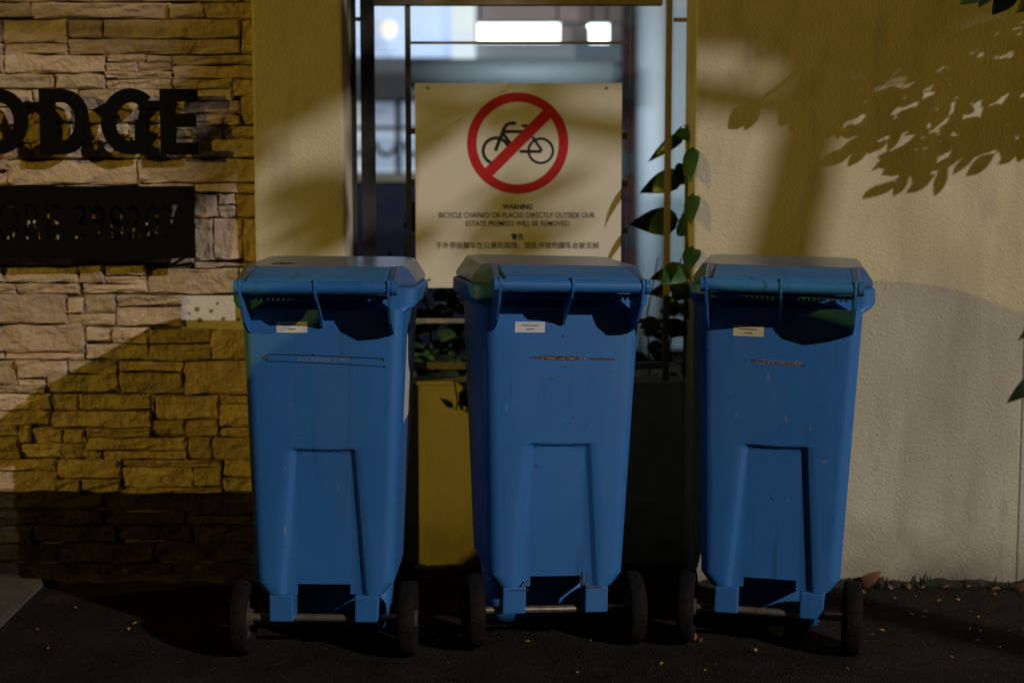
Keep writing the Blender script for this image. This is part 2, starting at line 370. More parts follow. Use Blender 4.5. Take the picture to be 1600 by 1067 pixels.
for o in [o for o in C.objects if o.name.startswith('wall_letter')]:
    face = o.children[0]; xs = [v.co.x for v in face.data.vertices]; zs = [v.co.z for v in face.data.vertices]
    for (fx, fz) in ((.12, .25), (.12, .75)):
        bm = bmesh.new(); x = min(xs) + .02; z = min(zs) + (max(zs) - min(zs)) * fz
        tube(bm, [(x, YT + TH - .001, z), (x, YS + .01, z)], .004, 6); obj('standoff_pin', bm, M['black'], o)

dg = None
def textmesh(body, offset=0.0, extrude=0.0, space=1.0):
    cu = bpy.data.curves.new('t', 'FONT'); cu.body = body; cu.size = 1; cu.extrude = extrude; cu.offset = offset; cu.space_character = space
    cu.align_x = 'CENTER'; cu.resolution_u = 3
    o = bpy.data.objects.new('t', cu); C.objects.link(o); bpy.context.view_layer.update()
    me = bpy.data.meshes.new_from_object(o.evaluated_get(bpy.context.evaluated_depsgraph_get()))
    bpy.data.objects.remove(o); me.name = 'lettering'; me.materials.clear(); return me
def fit_text(name, body, m, parent, px0, py0, px1, py1, Y, offset=0.0, thick=.0008, inv=None, space=1.0):
    """lettering standing in the wall plane, fitted to the pixel box at distance Y"""
    me = textmesh(body, offset, .01, space)
    co = [v.co.copy() for v in me.vertices]
    mnx, mxx = min(c.x for c in co), max(c.x for c in co); mny, mxy = min(c.y for c in co), max(c.y for c in co)
    a = at(px0, py1, Y); b = at(px1, py0, Y)
    for v, c in zip(me.vertices, co):
        v.co = (a.x + (c.x - mnx) / (mxx - mnx) * (b.x - a.x), Y - (c.z / .01) * thick * .5, a.z + (c.y - mny) / (mxy - mny) * (b.z - a.z))
        if inv is not None: v.co = inv @ v.co
    return obj(name, me, m, parent)

# cut-out postcode plate
def cutout_plate():
    t = thing('address_plate', 'long black metal plate with cut-out postcode lettering on the stone wall', 'sign')
    YP = 4.434
    cu = bpy.data.curves.new('p', 'FONT'); cu.body = 'ORE 398207'; cu.size = 1; cu.resolution_u = 4; cu.space_character = 1.12; cu.offset = .028
    o = bpy.data.objects.new('p', cu); C.objects.link(o); bpy.context.view_layer.update()
    bpy.ops.object.select_all(action='DESELECT'); o.select_set(True); bpy.context.view_layer.objects.active = o
    bpy.ops.object.convert(target='CURVE')
    cu = o.data
    xs = [p.co.x for s in cu.splines for p in s.bezier_points]; ys = [p.co.y for s in cu.splines for p in s.bezier_points]
    mnx, mxx, mny, mxy = min(xs), max(xs), min(ys), max(ys)
    # plate in text units: the lettering spans pixels -6..277 and 320..375
    sx = (mxx - mnx) / (277 + 6); sy = (mxy - mny) / 55
    X = lambda px: mnx + (px + 6) * sx
    Yv = lambda py: mny + (375 - py) * sy
    s = cu.splines.new('POLY'); s.points.add(3)
    for p, (x, y) in zip(s.points, ((X(-330), Yv(404)), (X(303), Yv(404)), (X(303), Yv(291)), (X(-330), Yv(291)))): p.co = (x, y, 0, 1)
    s.use_cyclic_u = True
    cu.dimensions = '2D'; cu.fill_mode = 'BOTH'; cu.extrude = .01; cu.offset = 0
    bpy.context.view_layer.update()
    me = bpy.data.meshes.new_from_object(o.evaluated_get(bpy.context.evaluated_depsgraph_get()))
    bpy.data.objects.remove(o); me.materials.clear()
    for v in me.vertices:
        px = (v.co.x - mnx) / sx - 6; py = 375 - (v.co.y - mny) / sy
        q = at(px, py, YP); v.co = (q.x, YP + .004 - v.co.z / .01 * .004, q.z)
    obj('plate', me, M['black'], t)
    # stencil bridges that hold the counters
    for px in (6, 48, 158, 185, 239):
        a = at(px - 1.2, 376, YP); b = at(px + 1.2, 319, YP)
        boxo('stencil_bridge', M['black'], t, a.x, b.x, YP + .0085, YP + .0105, a.z, b.z)
    for px in (-250, -60, 294):
        for py in (299, 396):
            bm = bmesh.new(); q = at(px, py, YP); tube(bm, [(q.x, YP - .004, q.z), (q.x, YS + .01, q.z)], .005, 8); obj('standoff_pin', bm, M['black'], t)
cutout_plate()

# ------------------------------------------------------------------ gate panel
YG = 4.692
gate = thing('metal_gate', 'bronze painted metal gate panel of thin bars holding the warning sign', 'gate')
M['darkpost'] = mat('dark_grey_post', (.055, .052, .05), .6, col2=(.04, .038, .036), scale=25)  # darker grey for the left post and side bar
def bar(name, x0, y0, x1, y1, d=.03, dy=0.0, m='gate'): return pbox(name, M[m], gate, x0, y0, x1, y1, YG + dy, d, .0015)
bar('frame_post', 568, -160, 582, 597, .035, m='darkpost'); bar('frame_post', 1036, -160, 1053, 597, .035)
bar('top_rail', 582.3, -14, 1035.7, 8, .035)
bar('side_bar', 547, -160, 553, 597, .02, m='darkpost')
bar('bar', 636, 8.3, 641, 566, .012, .010); bar('bar', 981, 8.3, 986, 566, .012, .010)
bar('cross_bar', 641.3, 65, 980.7, 69, .012, .011)
bar('bottom_rail', 582.3, 498, 1035.7, 505, .02, .004); bar('bottom_rail', 582.3, 566.3, 1035.7, 577, .02, .004)
bar('hinge_stub', 553.2, 27, 567.7, 33, .016, .008); bar('hinge_stub', 1053.3, 28, 1080, 34, .016, .008)
bar('hinge_stub', 553.2, 520, 567.7, 526, .016, .008); bar('hinge_stub', 1053.3, 520, 1080, 526, .016, .008)
for py in (213, 288, 360, 430): bar('clip', 966, py - 5, 981, py + 5, .01, -.002)
for py in (205, 285, 372): bar('clip', 641.2, py - 5, 656, py + 5, .01, -.002)

# ------------------------------------------------------------------ warning sign
YB = 4.664
sign = thing('warning_sign', 'white no-bicycles warning sign board with red circle fixed to the gate', 'sign')
pbox('board', M['board'], sign, 650, 130, 972, 450, YB, .006, .002)
def flat_poly(bm, pxpts, Y, th=.0006):
    vs_ = [bm.verts.new(at(x, y, Y)) for x, y in pxpts]; bm.faces.new(vs_)
def strip(name, m, pts, w, Y, parent=sign):
    bm = bmesh.new()
    for (xa, ya), (xb, yb) in zip(pts, pts[1:]):
        l = math.hypot(xb - xa, yb - ya); nx, ny = -(yb - ya) / l * w / 2, (xb - xa) / l * w / 2
        flat_poly(bm, [(xa + nx, ya + ny), (xb + nx, yb + ny), (xb - nx, yb - ny), (xa - nx, ya - ny)][::-1], Y)
    return obj(name, bm, m, parent)
def ringf(name, m, cx, cy, ro, ri, Y, a0=0, a1=360, n=64, parent=sign):
    bm = bmesh.new(); A = []; B = []
    for i in range(n + 1):
        a = R(a0 + (a1 - a0) * i / n)
        A.append(bm.verts.new(at(cx + ro * math.cos(a), cy - ro * math.sin(a), Y))); B.append(bm.verts.new(at(cx + ri * math.cos(a), cy - ri * math.sin(a), Y)))
    for i in range(n): bm.faces.new((A[i], B[i], B[i+1], A[i+1]))
    bmesh.ops.recalc_face_normals(bm, faces=bm.faces[:])
    return obj(name, bm, m, parent)
Y1, Y2 = YB - .0007, YB - .0014
ringf('bicycle_wheel', M['ink'], 775, 236, 22.5, 17.5, Y1); ringf('bicycle_wheel', M['ink'], 845, 236, 21, 17, Y1)
strip('bicycle_handlebar', M['ink'], [(806, 193), (795, 193), (789, 198), (774, 236)], 5.5, Y1 - .00005)
strip('bicycle_frame', M['ink'], [(788, 206), (822, 206)], 5, Y1 - .0001)
strip('bicycle_frame', M['ink'], [(786, 209), (803, 232)], 5, Y1 - .00015)
strip('bicycle_saddle', M['ink'], [(815, 197), (832, 197)], 4.5, Y1 - .0002)
strip('bicycle_frame', M['ink'], [(812, 237), (846, 237)], 5, Y1 - .00025)
strip('bicycle_frame', M['ink'], [(832, 214), (847, 236)], 4, Y1 - .0003)
ringf('red_circle', M['red'], 809, 224, 79, 64.5, Y2, n=96)
strip('red_slash', M['red'], [(809 + 47.5, 224 - 47.5), (809 - 47.5, 224 + 47.5)], 17, Y2 - .0001)
fit_text('lettering', 'WARNING', M['ink'], sign, 785.5, 319, 832, 327.5, Y1, .022)
fit_text('lettering', 'BICYCLE CHAINED OR PLACED DIRECTLY OUTSIDE OUR', M['inkgrey'], sign, 686, 332, 929, 340.5, Y1, .004)
fit_text('lettering', 'ESTATE PREMISES WILL BE REMOVED', M['inkgrey'], sign, 728, 345, 889, 353.5, Y1, .004)
fit_text('lettering', '\u8b66\u544a', M['ink'], sign, 799, 365, 818, 375, Y1, .012)
fit_text('lettering', '\u4e0d\u8bb8\u505c\u653e\u811a\u8f66\u5728\u516c\u5bd3\u7684\u5468\u56f4\uff0c\u80e1\u4e71\u505c\u653e\u7684\u811a\u8f66\u4f1a\u88ab\u4e22\u6389', M['inkgrey'], sign, 681, 378, 936, 389, Y1, .004)
for (px, py) in ((668, 138), (948, 138), (671, 437), (950, 440)):
    bm = bmesh.new(); c = at(px, py, YB - .001); tube(bm, [(c.x, c.y - .002, c.z), (c.x, c.y + .002, c.z)], .0045, 8); obj('screw', bm, M['steel'], sign)

# ------------------------------------------------------------------ wheelie bins
def rrect(hw, y0, y1, r, z, n=4):
    pts = []
    for cx, cy, a0 in ((hw - r, y0 + r, -90), (hw - r, y1 - r, 0), (-hw + r, y1 - r, 90), (-hw + r, y0 + r, 180)):
        for i in range(n + 1):
            a = R(a0 + 90 * i / n); pts.append((cx + r * math.cos(a), cy + r * math.sin(a), z))
    return pts
def make_bin():
    t = thing('wheelie_bin', 'bin', 'bin')
    # body: rings with a recessed trapezoid panel in the camera-side wall
    zs = [.172, .178, .199, .2045, .206, .26, .34, .42, .50, .545, .556, .561, .564, .567, .570, .575, .62, .70, .78, .84, .90, .935]
    rings = []; YF = -.03
    def hwf(z):
        w = .185 + (z - .17) * (.214 - .185) / (.93 - .17)
        return w - max(0, (.205 - z)) / .033 * .024
    for z in zs:
        w = hwf(z); y1 = .33 + (z - .17) * .15 / .76; r = .034
        k = min(1, (z - .17) / (.567 - .17)); xe = .109 - .030 * k
        e = .009
        xo = min(xe + .03, (w - r + xe + .006) / 2); xs = [-w + r, -xo, -xe - e, -xe - e * .4, -xe + e * .4, -xe + e, -.070, -.066, -.02, .02, .066, .070, xe - e, xe - e * .4, xe + e * .4, xe + e, xo, w - r]
        ring = []
        for x in xs:
            inside = max(0, min(1, (xe + e - abs(x)) / (2 * e)))
            s = inside * inside * (3 - 2 * inside)
            zt = .5675 - .004 * (1 - min(1, abs(x) / xe) ** 2)
            vert = max(0, min(1, (zt - z) / .007))
            ring.append((x, YF + .0125 * s * vert, z))
        n = 5
        for cx, cy, a0 in ((w - r, YF + r, -90), (w - r, y1 - r, 0), (-w + r, y1 - r, 90), (-w + r, YF + r, 180)):
            for i in range(n + 1):
                if (a0 == -90 and i == 0) or (a0 == 180 and i == n): continue
                a = R(a0 + 90 * i / n); ring.append((cx + r * math.cos(a), cy + r * math.sin(a), z))
        rings.append(ring)
    bm = bmesh.new(); vr = loft(bm, rings, False, False)
    # open slot above the axle
    kill = [f for f in bm.faces if all(v.co.z < .1995 for v in f.verts) and all(abs(v.co.x) < .0705 for v in f.verts) and all(v.co.y < .0 for v in f.verts)]
    bmesh.ops.delete(bm, geom=kill, context='FACES')
    bmesh.ops.recalc_face_normals(bm, faces=bm.faces[:])
    for f in bm.faces: f.smooth = True
    body = obj('body', bm, M['blue'], t)
    md = body.modifiers.new('es', 'EDGE_SPLIT'); md.split_angle = R(40)
    bm = bmesh.new(); loft(bm, [rrect(.140, .19, .35, .03, .012), rrect(.150, .175, .365, .03, .05), rrect(.165, .16, .36, .03, .19)])
    obj('sump', bm, M['blue'], body, smooth=True)
    for s in (-1, 1):
        bm = bmesh.new(); box(bm, min(s * .082, s * .146), max(s * .082, s * .146), YF + .001, .045, .098, .1715, .005); obj('axle_bracket', bm, M['blue'], t)
    # rim
    bm = bmesh.new()
    loft(bm, [rrect(.217, -.026, .468, .034, .928, 4), rrect(.236, -.012, .475, .034, .940, 4), rrect(.246, .004, .486, .036, .952, 4), rrect(.246, .004, .486, .036, .988, 4), rrect(.240, .008, .480, .034, .992, 4)], True, True)
    bmesh.ops.recalc_face_normals(bm, faces=bm.faces[:]); o = obj('rim', bm, M['blue'], t, smooth=True)
    md = o.modifiers.new('es', 'EDGE_SPLIT'); md.split_angle = R(35)
    # lid
    def oct_(hw, y0, y1, c, z, slope=0.0, c2=None):
        c2 = c2 or c
        P_ = [(-hw + c, y0), (hw - c, y0), (hw, y0 + c), (hw, y1 - c2), (hw - c2, y1), (-hw + c2, y1), (-hw, y1 - c2), (-hw, y0 + c)]
        return [(x, y, z + slope * (y - y0)) for x, y in P_]
    bm = bmesh.new()
    loft(bm, [oct_(.236, .006, .486, .045, .9925), oct_(.240, .002, .492, .046, 1.004), oct_(.237, .0, .486, .050, 1.012), oct_(.214, -.010, .430, .040, 1.043, .030), oct_(.206, -.004, .423, .036, 1.046, .030)])
    bmesh.ops.bevel(bm, geom=bm.edges[:], offset=.0025, segments=2, affect='EDGES')
    lid = obj('lid', bm, M['lid'], t)
    # sloping hinge flap of the lid
    prof = [(-.004, 1.044), (-.030, 1.041), (-.135, 1.021), (-.150, 1.010), (-.138, 1.002), (-.030, 1.012), (.004, 1.014)]
    bm = bmesh.new(); extrude_poly(bm, prof, 'x', -.176, .176); bmesh.ops.bevel(bm, geom=bm.edges[:], offset=.002, segments=1, affect='EDGES')
    obj('hinge_flap', bm, M['blue'], lid)
    for s in (-1, 1):
        bm = bmesh.new(); extrude_poly(bm, [(-.006, 1.046), (-.105, 1.016), (-.105, 1.004), (0, 1.0)], 'x', s * .1775, s * .198)
        bmesh.ops.bevel(bm, geom=bm.edges[:], offset=.002, segments=1, affect='EDGES'); obj('hinge_cheek', bm, M['lid'], lid)
    # handle
    bm = bmesh.new(); tube(bm, [(-.199, -.148, .998), (.199, -.148, .998)], .0165, 20); obj('handle_bar', bm, M['blue'], t, smooth=False)
    for f in t.children[-1].data.polygons: f.use_smooth = len(f.vertices) == 4
    for x in (-.190, .0, .186):
        bm = bmesh.new()
        pr = [(-.168, 1.004), (-.161, 1.018), (-.144, 1.021), (-.110, 1.006), (-.03, .985), (-.0275, .985)]
        pr += [(-.0275, .888), (-.040, .890), (-.060, .908), (-.100, .936), (-.150, .966), (-.165, .985)] if abs(x) < .01 else [(-.0275, .872), (-.040, .873), (-.072, .884), (-.112, .905), (-.150, .950), (-.165, .985)]
        extrude_poly(bm, pr, 'x', x - .0033, x + .0033); obj('handle_bracket', bm, M['blue'], t)
    for x in (-.199, .199):
        bm = bmesh.new(); tube(bm, [(x - math.copysign(.006, x), -.148, .998), (x + math.copysign(.007, x), -.148, .998)], .019, 16); obj('hinge_cap', bm, M['blue'], t)
    # toothed lip under the bar
    bm = bmesh.new(); box(bm, -.182, -.0045, -.112, -.026, .968, .973); box(bm, .0045, .181, -.112, -.026, .968, .973)
    for i in range(26):
        x = -.166 + i * .0132
        if abs(x) < .01: continue
        box(bm, x - .003, x + .003, -.1125, -.101, .961, .9685)
    obj('toothed_lip', bm, M['blue'], t)
    # axle and wheels
    bm = bmesh.new(); tube(bm, [(-.232, .008, .100), (.232, .008, .100)], .0105, 14); obj('axle', bm, M['steel'], t)
    for f in t.children[-1].data.polygons: f.use_smooth = len(f.vertices) == 4
    tyre_prof = [(.060, .016), (.072, .021), (.090, .0235), (.0965, .021), (.0995, .015), (.1, 0)]
    tyre_prof = tyre_prof + [(r, -x) for r, x in tyre_prof[-2::-1]]
    hub_prof = [(.012, .026), (.022, .026), (.024, .014), (.060, .010), (.066, .017), (.066, -.017), (.060, -.010), (.024, -.014), (.022, -.026), (.012, -.026)]
    def lathe(prof, n=32):
        bm = bmesh.new(); rg = [[bm.verts.new((x, r * math.cos(2*math.pi*i/n), r * math.sin(2*math.pi*i/n))) for r, x in prof] for i in range(n)]
        for i in range(n):
            a, b = rg[i], rg[(i+1) % n]
            for k in range(len(prof)):
                q = (k + 1) % len(prof)
                if q == 0: continue
                bm.faces.new((a[k], a[q], b[q], b[k]))
        bmesh.ops.recalc_face_normals(bm, faces=bm.faces[:]); return mesh_from(bm, 'wheel', True)
    tm, hm = lathe(tyre_prof), lathe(hub_prof)
    for s in (-1, 1):
        w = obj('wheel', tm, M['rubber'], t, (s * .222, .008, .1)); obj('hub', hm, M['hub'], w)
    return t
bins = [make_bin()]
bins += [copy_tree(bins[0]) for _ in range(2)]
for b, (x, y, rz, roll, lab) in zip(bins, (
        (-.503, 3.742, -.3, .4, 'blue wheelie bin in front of stone pillar with an arrow outline round its stencilled address'),
        (.112, 3.826, 8.5, 1.3, 'blue wheelie bin below the bicycle warning sign with a brown scraped streak'),
        (.698, 3.798, -11, 1.3, 'blue wheelie bin by the plain plastered wall with a sticker coloured by amber light'))):
    b.location = (x, y, 0); b.rotation_euler = (0, R(roll), R(rz)); b['label'] = lab; b['group'] = 'blue wheelie bins'
bpy.context.view_layer.update()
def on_bin(b, x, z, dy=.0008):        # point on the camera-side wall of a bin, local
    return Vector((x, -.03 - dy, z))
def bin_strip(b, name, m, pts, w, dy=.0008, parent=None):
    bm = bmesh.new()
    for (xa, za), (xb, zb) in zip(pts, pts[1:]):
        l = math.hypot(xb - xa, zb - za) or 1e-6; nx, nz = -(zb - za) / l * w / 2, (xb - xa) / l * w / 2
        bm.faces.new([bm.verts.new((x, -.03 - dy, z)) for x, z in ((xa + nx, za + nz), (xa - nx, za - nz), (xb - nx, zb - nz), (xb + nx, zb + nz))])
    return obj(name, bm, m, parent or b)
def bin_text(b, body, x0, x1, z0, z1, m, dy=.001):
    me = textmesh(body, 0, 0); co = [v.co.copy() for v in me.vertices]
    mnx, mxx = min(c.x for c in co), max(c.x for c in co); mny, mxy = min(c.y for c in co), max(c.y for c in co)
    for v, c in zip(me.vertices, co): v.co = (x0 + (c.x - mnx) / (mxx - mnx) * (x1 - x0), -.03 - dy, z0 + (c.y - mny) / (mxy - mny) * (z1 - z0))
    return obj('stencilled_text', me, m, b)
def sticker(b, x, z, m, tilt=0):
    bm = bmesh.new(); box(bm, x - .0405, x + .0405, -.0308, -.0301, z - .0145, z + .0145)
    s = obj('sticker', bm, m, b)
    rg = random.Random(3)
    for (dz, w) in ((.0045, .024), (-.0055, .010)):
        bm = bmesh.new(); q = -w
        while q < w:
            l = rg.uniform(.0012, .003)
            bm.faces.new([bm.verts.new((x + xx, -.0313, z + dz + zz)) for xx, zz in ((q, -.0011), (q + l, -.0011), (q + l, .0013), (q, .0013))]); q += l + rg.uniform(.0004, .0012)
        obj('printed_line', bm, M['inkgrey'], s)
    return s
def lz(b, px, py):                     # pixel -> local x, z on the camera-side wall
    inv = b.matrix_world.inverted(); o = inv @ Vector((0, 0, CAM_H)); p = inv @ at(px, py, 3.7); d = p - o
    t = (-.03 - o.y) / d.y; q = o + d * t; return q.x, q.z
b1, b2, b3 = bins
for b, px, py, m in ((b1, 456, 511, 'sticker'), (b2, 828, 511, 'sticker'), (b3, 1169.5, 517, 'sticker_amber')): sticker(b, *lz(b, px, py), M[m])
zz = lambda b, L_: [lz(b, *p) for p in L_]
bin_strip(b1, 'marker_outline', M['ink'], zz(b1, [(410, 558), (421, 553.5), (490, 555), (546, 558), (598, 560), (600, 565)]), .0022)
bin_strip(b1, 'marker_outline', M['ink'], zz(b1, [(410, 558), (420, 564), (500, 567), (602, 572.5)]), .0018)
bin_strip(b1, 'marker_tip', M['scar'], zz(b1, [(410, 558), (419, 559.5)]), .006, .0011)
for p in ((490, 554.5), (598, 561), (601, 573)):
    x, z = lz(b1, *p); bin_strip(b1, 'marker_dot', M['ink'], [(x - .002, z), (x + .002, z)], .0045, .0012)
def btext(b, s, px0, py0, px1, py1, m):
    a, c = lz(b, px0, py1), lz(b, px1, py0); bin_text(b, s, a[0], c[0], a[1], c[1], m)
btext(b1, 'A LOR 18 GEYLANG  (S) 398254', 465, 559, 546, 566.5, M['pale'])
bm = bmesh.new()
bm.faces.new([bm.verts.new((x, y, 1.0465 + .03 * (y + .004) + .0012)) for x, y in ((-.150, .05), (-.135, .09), (-.118, .075), (-.098, .085), (-.090, .10), (-.112, .115), (-.130, .125), (-.148, .11))][::1])
obj('torn_mark', bm, M['ink'], b1)
# bin 2: scraped streak
rg = random.Random(5)
bm = bmesh.new(); top = []; bot = []
for i in range(41):
    f = i / 40; px = 827 + f * 133; hgt = (3.8 * math.sin(math.pi * min(1, f * 1.3 + .02)) if f < .72 else 1.2) * 1.25 + rg.uniform(-.5, 1.1)
    cy = 558.5 + 2.6 * f
    top.append(lz(b2, px, cy - hgt * .7)); bot.append(lz(b2, px, cy + hgt * .65))
for i in range(40):
    bm.faces.new([bm.verts.new((x, -.0309, z)) for x, z in (bot[i], bot[i+1], top[i+1], top[i])])
sc = obj('scraped_streak', bm, M['scar'], b2); sc['label'] = 'brown scraped streak'
for k in range(14):
    px = 832 + k * 6.6 + rg.uniform(-2, 2); bin_strip(b2, 'scrape', M['scarpale'], zz(b2, [(px, 559.6 + rg.uniform(-.6, 1.2)), (px + rg.uniform(3, 8), 560.2 + rg.uniform(-.5, 1))]), rg.uniform(.0008, .0024), .0013 + k * .00002)
for p, w in (((880, 525), .006), ((884, 573), .003), ((953, 580), .004)):
    x, z = lz(b2, *p); bin_strip(b2, 'dirt_mark', M['scar'], [(x - w / 2, z), (x + w / 2, z - w * .2)], w, .0009)
for (pts, w) in (([(826, 905), (818, 915)], .004), ([(906, 906), (916, 914), (917, 890)], .004), ([(795, 921), (826, 921)], .003), ([(915, 917), (942, 917)], .003)):
    bin_strip(b2, 'rust_mark', M['scar'], zz(b2, pts), w, .0011)
# bin 3: faint smudged address
bin_strip(b3, 'smudge', M['scar'], zz(b3, [(1174, 563), (1200, 566), (1230, 568.5), (1257, 570.5)]), .006, .0007)
btext(b3, 'A LOR 18 GEYLANG (S) 398254', 1181, 564, 1253, 571, M['scarpale'])
# bin 1: notice on its right-hand side
bm = bmesh.new(); box(bm, .2025, .2032, .10, .30, .62, .86)
o = obj('side_notice', bm, M['sticker'], b1); o.rotation_euler = (0, R(2.4), 0); o.location = (-.026, 0, .0085)

# ------------------------------------------------------------------ plants
def leaf_bm(bm, base, tip, width, up, fold=.25, droop=.15, heart=True):
    base, tip, up = Vector(base), Vector(tip), Vector(up)
    d = tip - base; L_ = d.length; d.normalize(); s = d.cross(up).normalized(); n = s.cross(d)
    prof = [(0, .0), (.06, .55), (.18, .92), (.34, 1.0), (.52, .86), (.70, .58), (.86, .27), (1, 0)] if heart else [(0, 0), (.12, .45), (.3, .9), (.48, 1), (.66, .82), (.84, .42), (1, 0)]
    mid, lf, rt = [], [], []
    for t, w in prof:
        c = base + d * (t * L_) + n * (L_ * droop * (4 * t * (1 - t) * .5 - t * t * .2))
        mid.append(bm.verts.new(c))
        if 0 < t < 1:
            o = w * width / 2
            lf.append(bm.verts.new(c + s * o + n * (-o * fold))); rt.append(bm.verts.new(c - s * o + n * (-o * fold)))
    for side, sg in ((lf, 1), (rt, -1)):
        m_ = len(side)
        bm.faces.new((mid[0], mid[1], side[0]) if sg < 0 else (mid[0], side[0], mid[1]))
        for i in range(m_ - 1):
            q = (mid[i+1], mid[i+2], side[i+1], side[i]); bm.faces.new(q if sg < 0 else q[::-1])
        bm.faces.new((mid[m_], mid[m_+1], side[m_-1]) if sg < 0 else (mid[m_], side[m_-1], mid[m_+1]))
def leaf(parent, base, tip, width, up=(0, -1, .4), m='leaf', fold=.3, droop=.2, heart=True):
    bm = bmesh.new(); leaf_bm(bm, base, tip, width, up, fold, droop, heart)
    return obj('leaf', bm, M[m], parent, smooth=True)
# climber at the right side of the gate opening
pl = thing('climbing_plant', 'green climbing plant with large drooping leaves beside the plastered wall edge', 'plant')
YC = 4.62
stem_pts = [at(1074, 195, YC), at(1076, 240, YC), at(1072, 300, YC + .02), at(1075, 360, YC), at(1070, 420, YC), at(1073, 480, YC + .02), at(1070, 590, YC + .03)]
bm = bmesh.new(); tube(bm, stem_pts, [.003, .004, .005, .005, .006, .006, .007], 7); obj('stem', bm, M['stem'], pl, smooth=True)
def plf(x0, y0, x1, y1, w, dY0=0, dY1=-.05, up=(0, -.8, .6), st=None, **k):
    b_ = at(x0, y0, YC + dY0); t_ = at(x1, y1, YC + dY1); leaf(pl, b_, t_, w, up, **k)
    if st:
        bm = bmesh.new(); a = at(st[0], st[1], YC); mdl = (a + b_) / 2 + Vector((0, -.02, .025)); tube(bm, [a, mdl, b_], .0022, 6); obj('leaf_stalk', bm, M['stem'], pl, smooth=True)
plf(1062, 200, 1076, 222, .05, -.01, -.05, st=(1075, 215))
plf(1070, 208, 1011, 254, .045, .13, .17, (.2, -.85, .5), fold=.4)
plf(1081, 230, 1078, 288, .055, -.14, -.215, (-.5, -.9, .2))
plf(1076, 262, 1054, 290, .08, .10, .15, (0, -1, .3))
plf(1066, 274, 998, 301, .085, .13, .17, (.1, -.9, .45), fold=.25, st=(1073, 300))
plf(1083, 302, 1079, 354, .055, -.14, -.215, (-.5, -.9, .2))
plf(1084, 334, 1054, 366, .10, -.02, .16, (0, -1, .4), st=(1070, 420))
plf(1060, 344, 982, 350, .105, .13, .17, (0, -.9, .45), fold=.25, st=(1073, 372))
plf(1083, 384, 1076, 426, .06, -.14, -.21, (-.3, -.9, .2))
plf(1072, 415, 1032, 444, .085, -.1, -.16, (0, -.9, .5))
plf(1060, 420, 1013, 436, .075, .14, .2, (0, -.7, .7), st=(1071, 440))
plf(1078, 440, 1050, 470, .085, -.03, -.1, (0, -.9, .4))
plf(1050, 450, 1012, 458, .07, .16, .2, (0, -.7, .7), m='leafdark')
plf(1076, 468, 1084, 505, .075, -.03, -.07, (-.2, -.9, .2), m='leafdark')
plf(1060, 472, 1030, 488, .08, .15, .18, (0, -.8, .6), m='leafdark')
plf(1066, 500, 1048, 528, .08, .0, -.03, (0, -.9, .4), m='leafdark')
plf(1030, 500, 1000, 512, .06, .05, .02, (0, -.8, .6), m='leafdark')
plf(1012, 438, 988, 452, .06, .1, .06, (0, -.8, .6), m='leafdark')
# low planting behind the gate
sh = thing('low_shrub', 'dark leafy shrub behind the gate between the left and middle bins', 'shrub')
bm = bmesh.new()
for k in range(7):
    b0 = at(600 + k * 25, 600, 5.05); tube(bm, [b0, b0 + Vector((random.uniform(-.05, .05), random.uniform(-.03, .03), .25)), b0 + Vector((random.uniform(-.1, .1), random.uniform(-.06, .02), .48))], [.006, .005, .003], 6)
obj('stems', bm, M['stem'], sh)
rg = random.Random(21)
for k in range(110):
    px, py, Y = rg.uniform(580, 755), rg.uniform(450, 597), rg.uniform(4.93, 5.35)
    b_ = at(px, py, Y); a = rg.uniform(0, 6.28); L_ = rg.uniform(.07, .12)
    leaf(sh, b_, b_ + Vector((math.cos(a) * L_, -abs(math.sin(a)) * L_ * .7, rg.uniform(-.06, .04))), rg.uniform(.05, .08), (0, -.7, .7), 'leaf' if rg.random() < .5 else 'leafdark')
for (px, py) in ((640, 318), (636, 330), (634, 345)):
    b_ = at(px, py, 5.1); leaf(sh, b_, b_ + Vector((.05, -.03, -.04)), .05, (0, -.8, .5))
bm = bmesh.new(); tube(bm, [at(640, 480, 5.1), at(634, 400, 5.1), at(638, 318, 5.1)], .004, 6); obj('stems', bm, M['stem'], sh)
s2 = thing('low_shrub', 'dark leafy plant behind the gate between the middle and right bins', 'shrub')
bm = bmesh.new()
for k in range(4):
    b0 = at(990 + k * 25, 585, 5.05); tube(bm, [b0, b0 + Vector((rg.uniform(-.05, .05), 0, .22)), b0 + Vector((rg.uniform(-.12, .1), -.02, .42))], [.004, .003, .002], 6)
obj('stems', bm, M['stem'], s2)
for k in range(20):
    px, py, Y = rg.uniform(985, 1075), rg.uniform(500, 592), rg.uniform(4.95, 5.2)
    b_ = at(px, py, Y); a = rg.uniform(0, 6.28); L_ = rg.uniform(.06, .1)
    leaf(s2, b_, b_ + Vector((math.cos(a) * L_, -abs(math.sin(a)) * L_ * .7, rg.uniform(-.06, .04))), rg.uniform(.04, .07), (0, -.7, .7), 'leafdark')
# sprig hanging over the low wall
sp = thing('hanging_sprig', 'small leafy sprig hanging down the yellow low wall', 'plant')
Yp = YL - .03
bm = bmesh.new(); tube(bm, [at(709, 592, YL + .02), at(710, 597, Yp), at(715, 625, Yp), at(713, 641, Yp), at(707, 636, Yp)], .0028, 6); tube(bm, [at(716, 628, Yp), at(722, 626, Yp)], .002, 6); obj('stem', bm, M['stem'], sp, smooth=True)
leaf(sp, at(708, 636, Yp), at(687, 621, Yp - .02), .022, (0, -1, .1), 'leafdark'); leaf(sp, at(718, 628, Yp), at(742, 612, Yp - .02), .06, (0, -1, .3), 'leafdark')

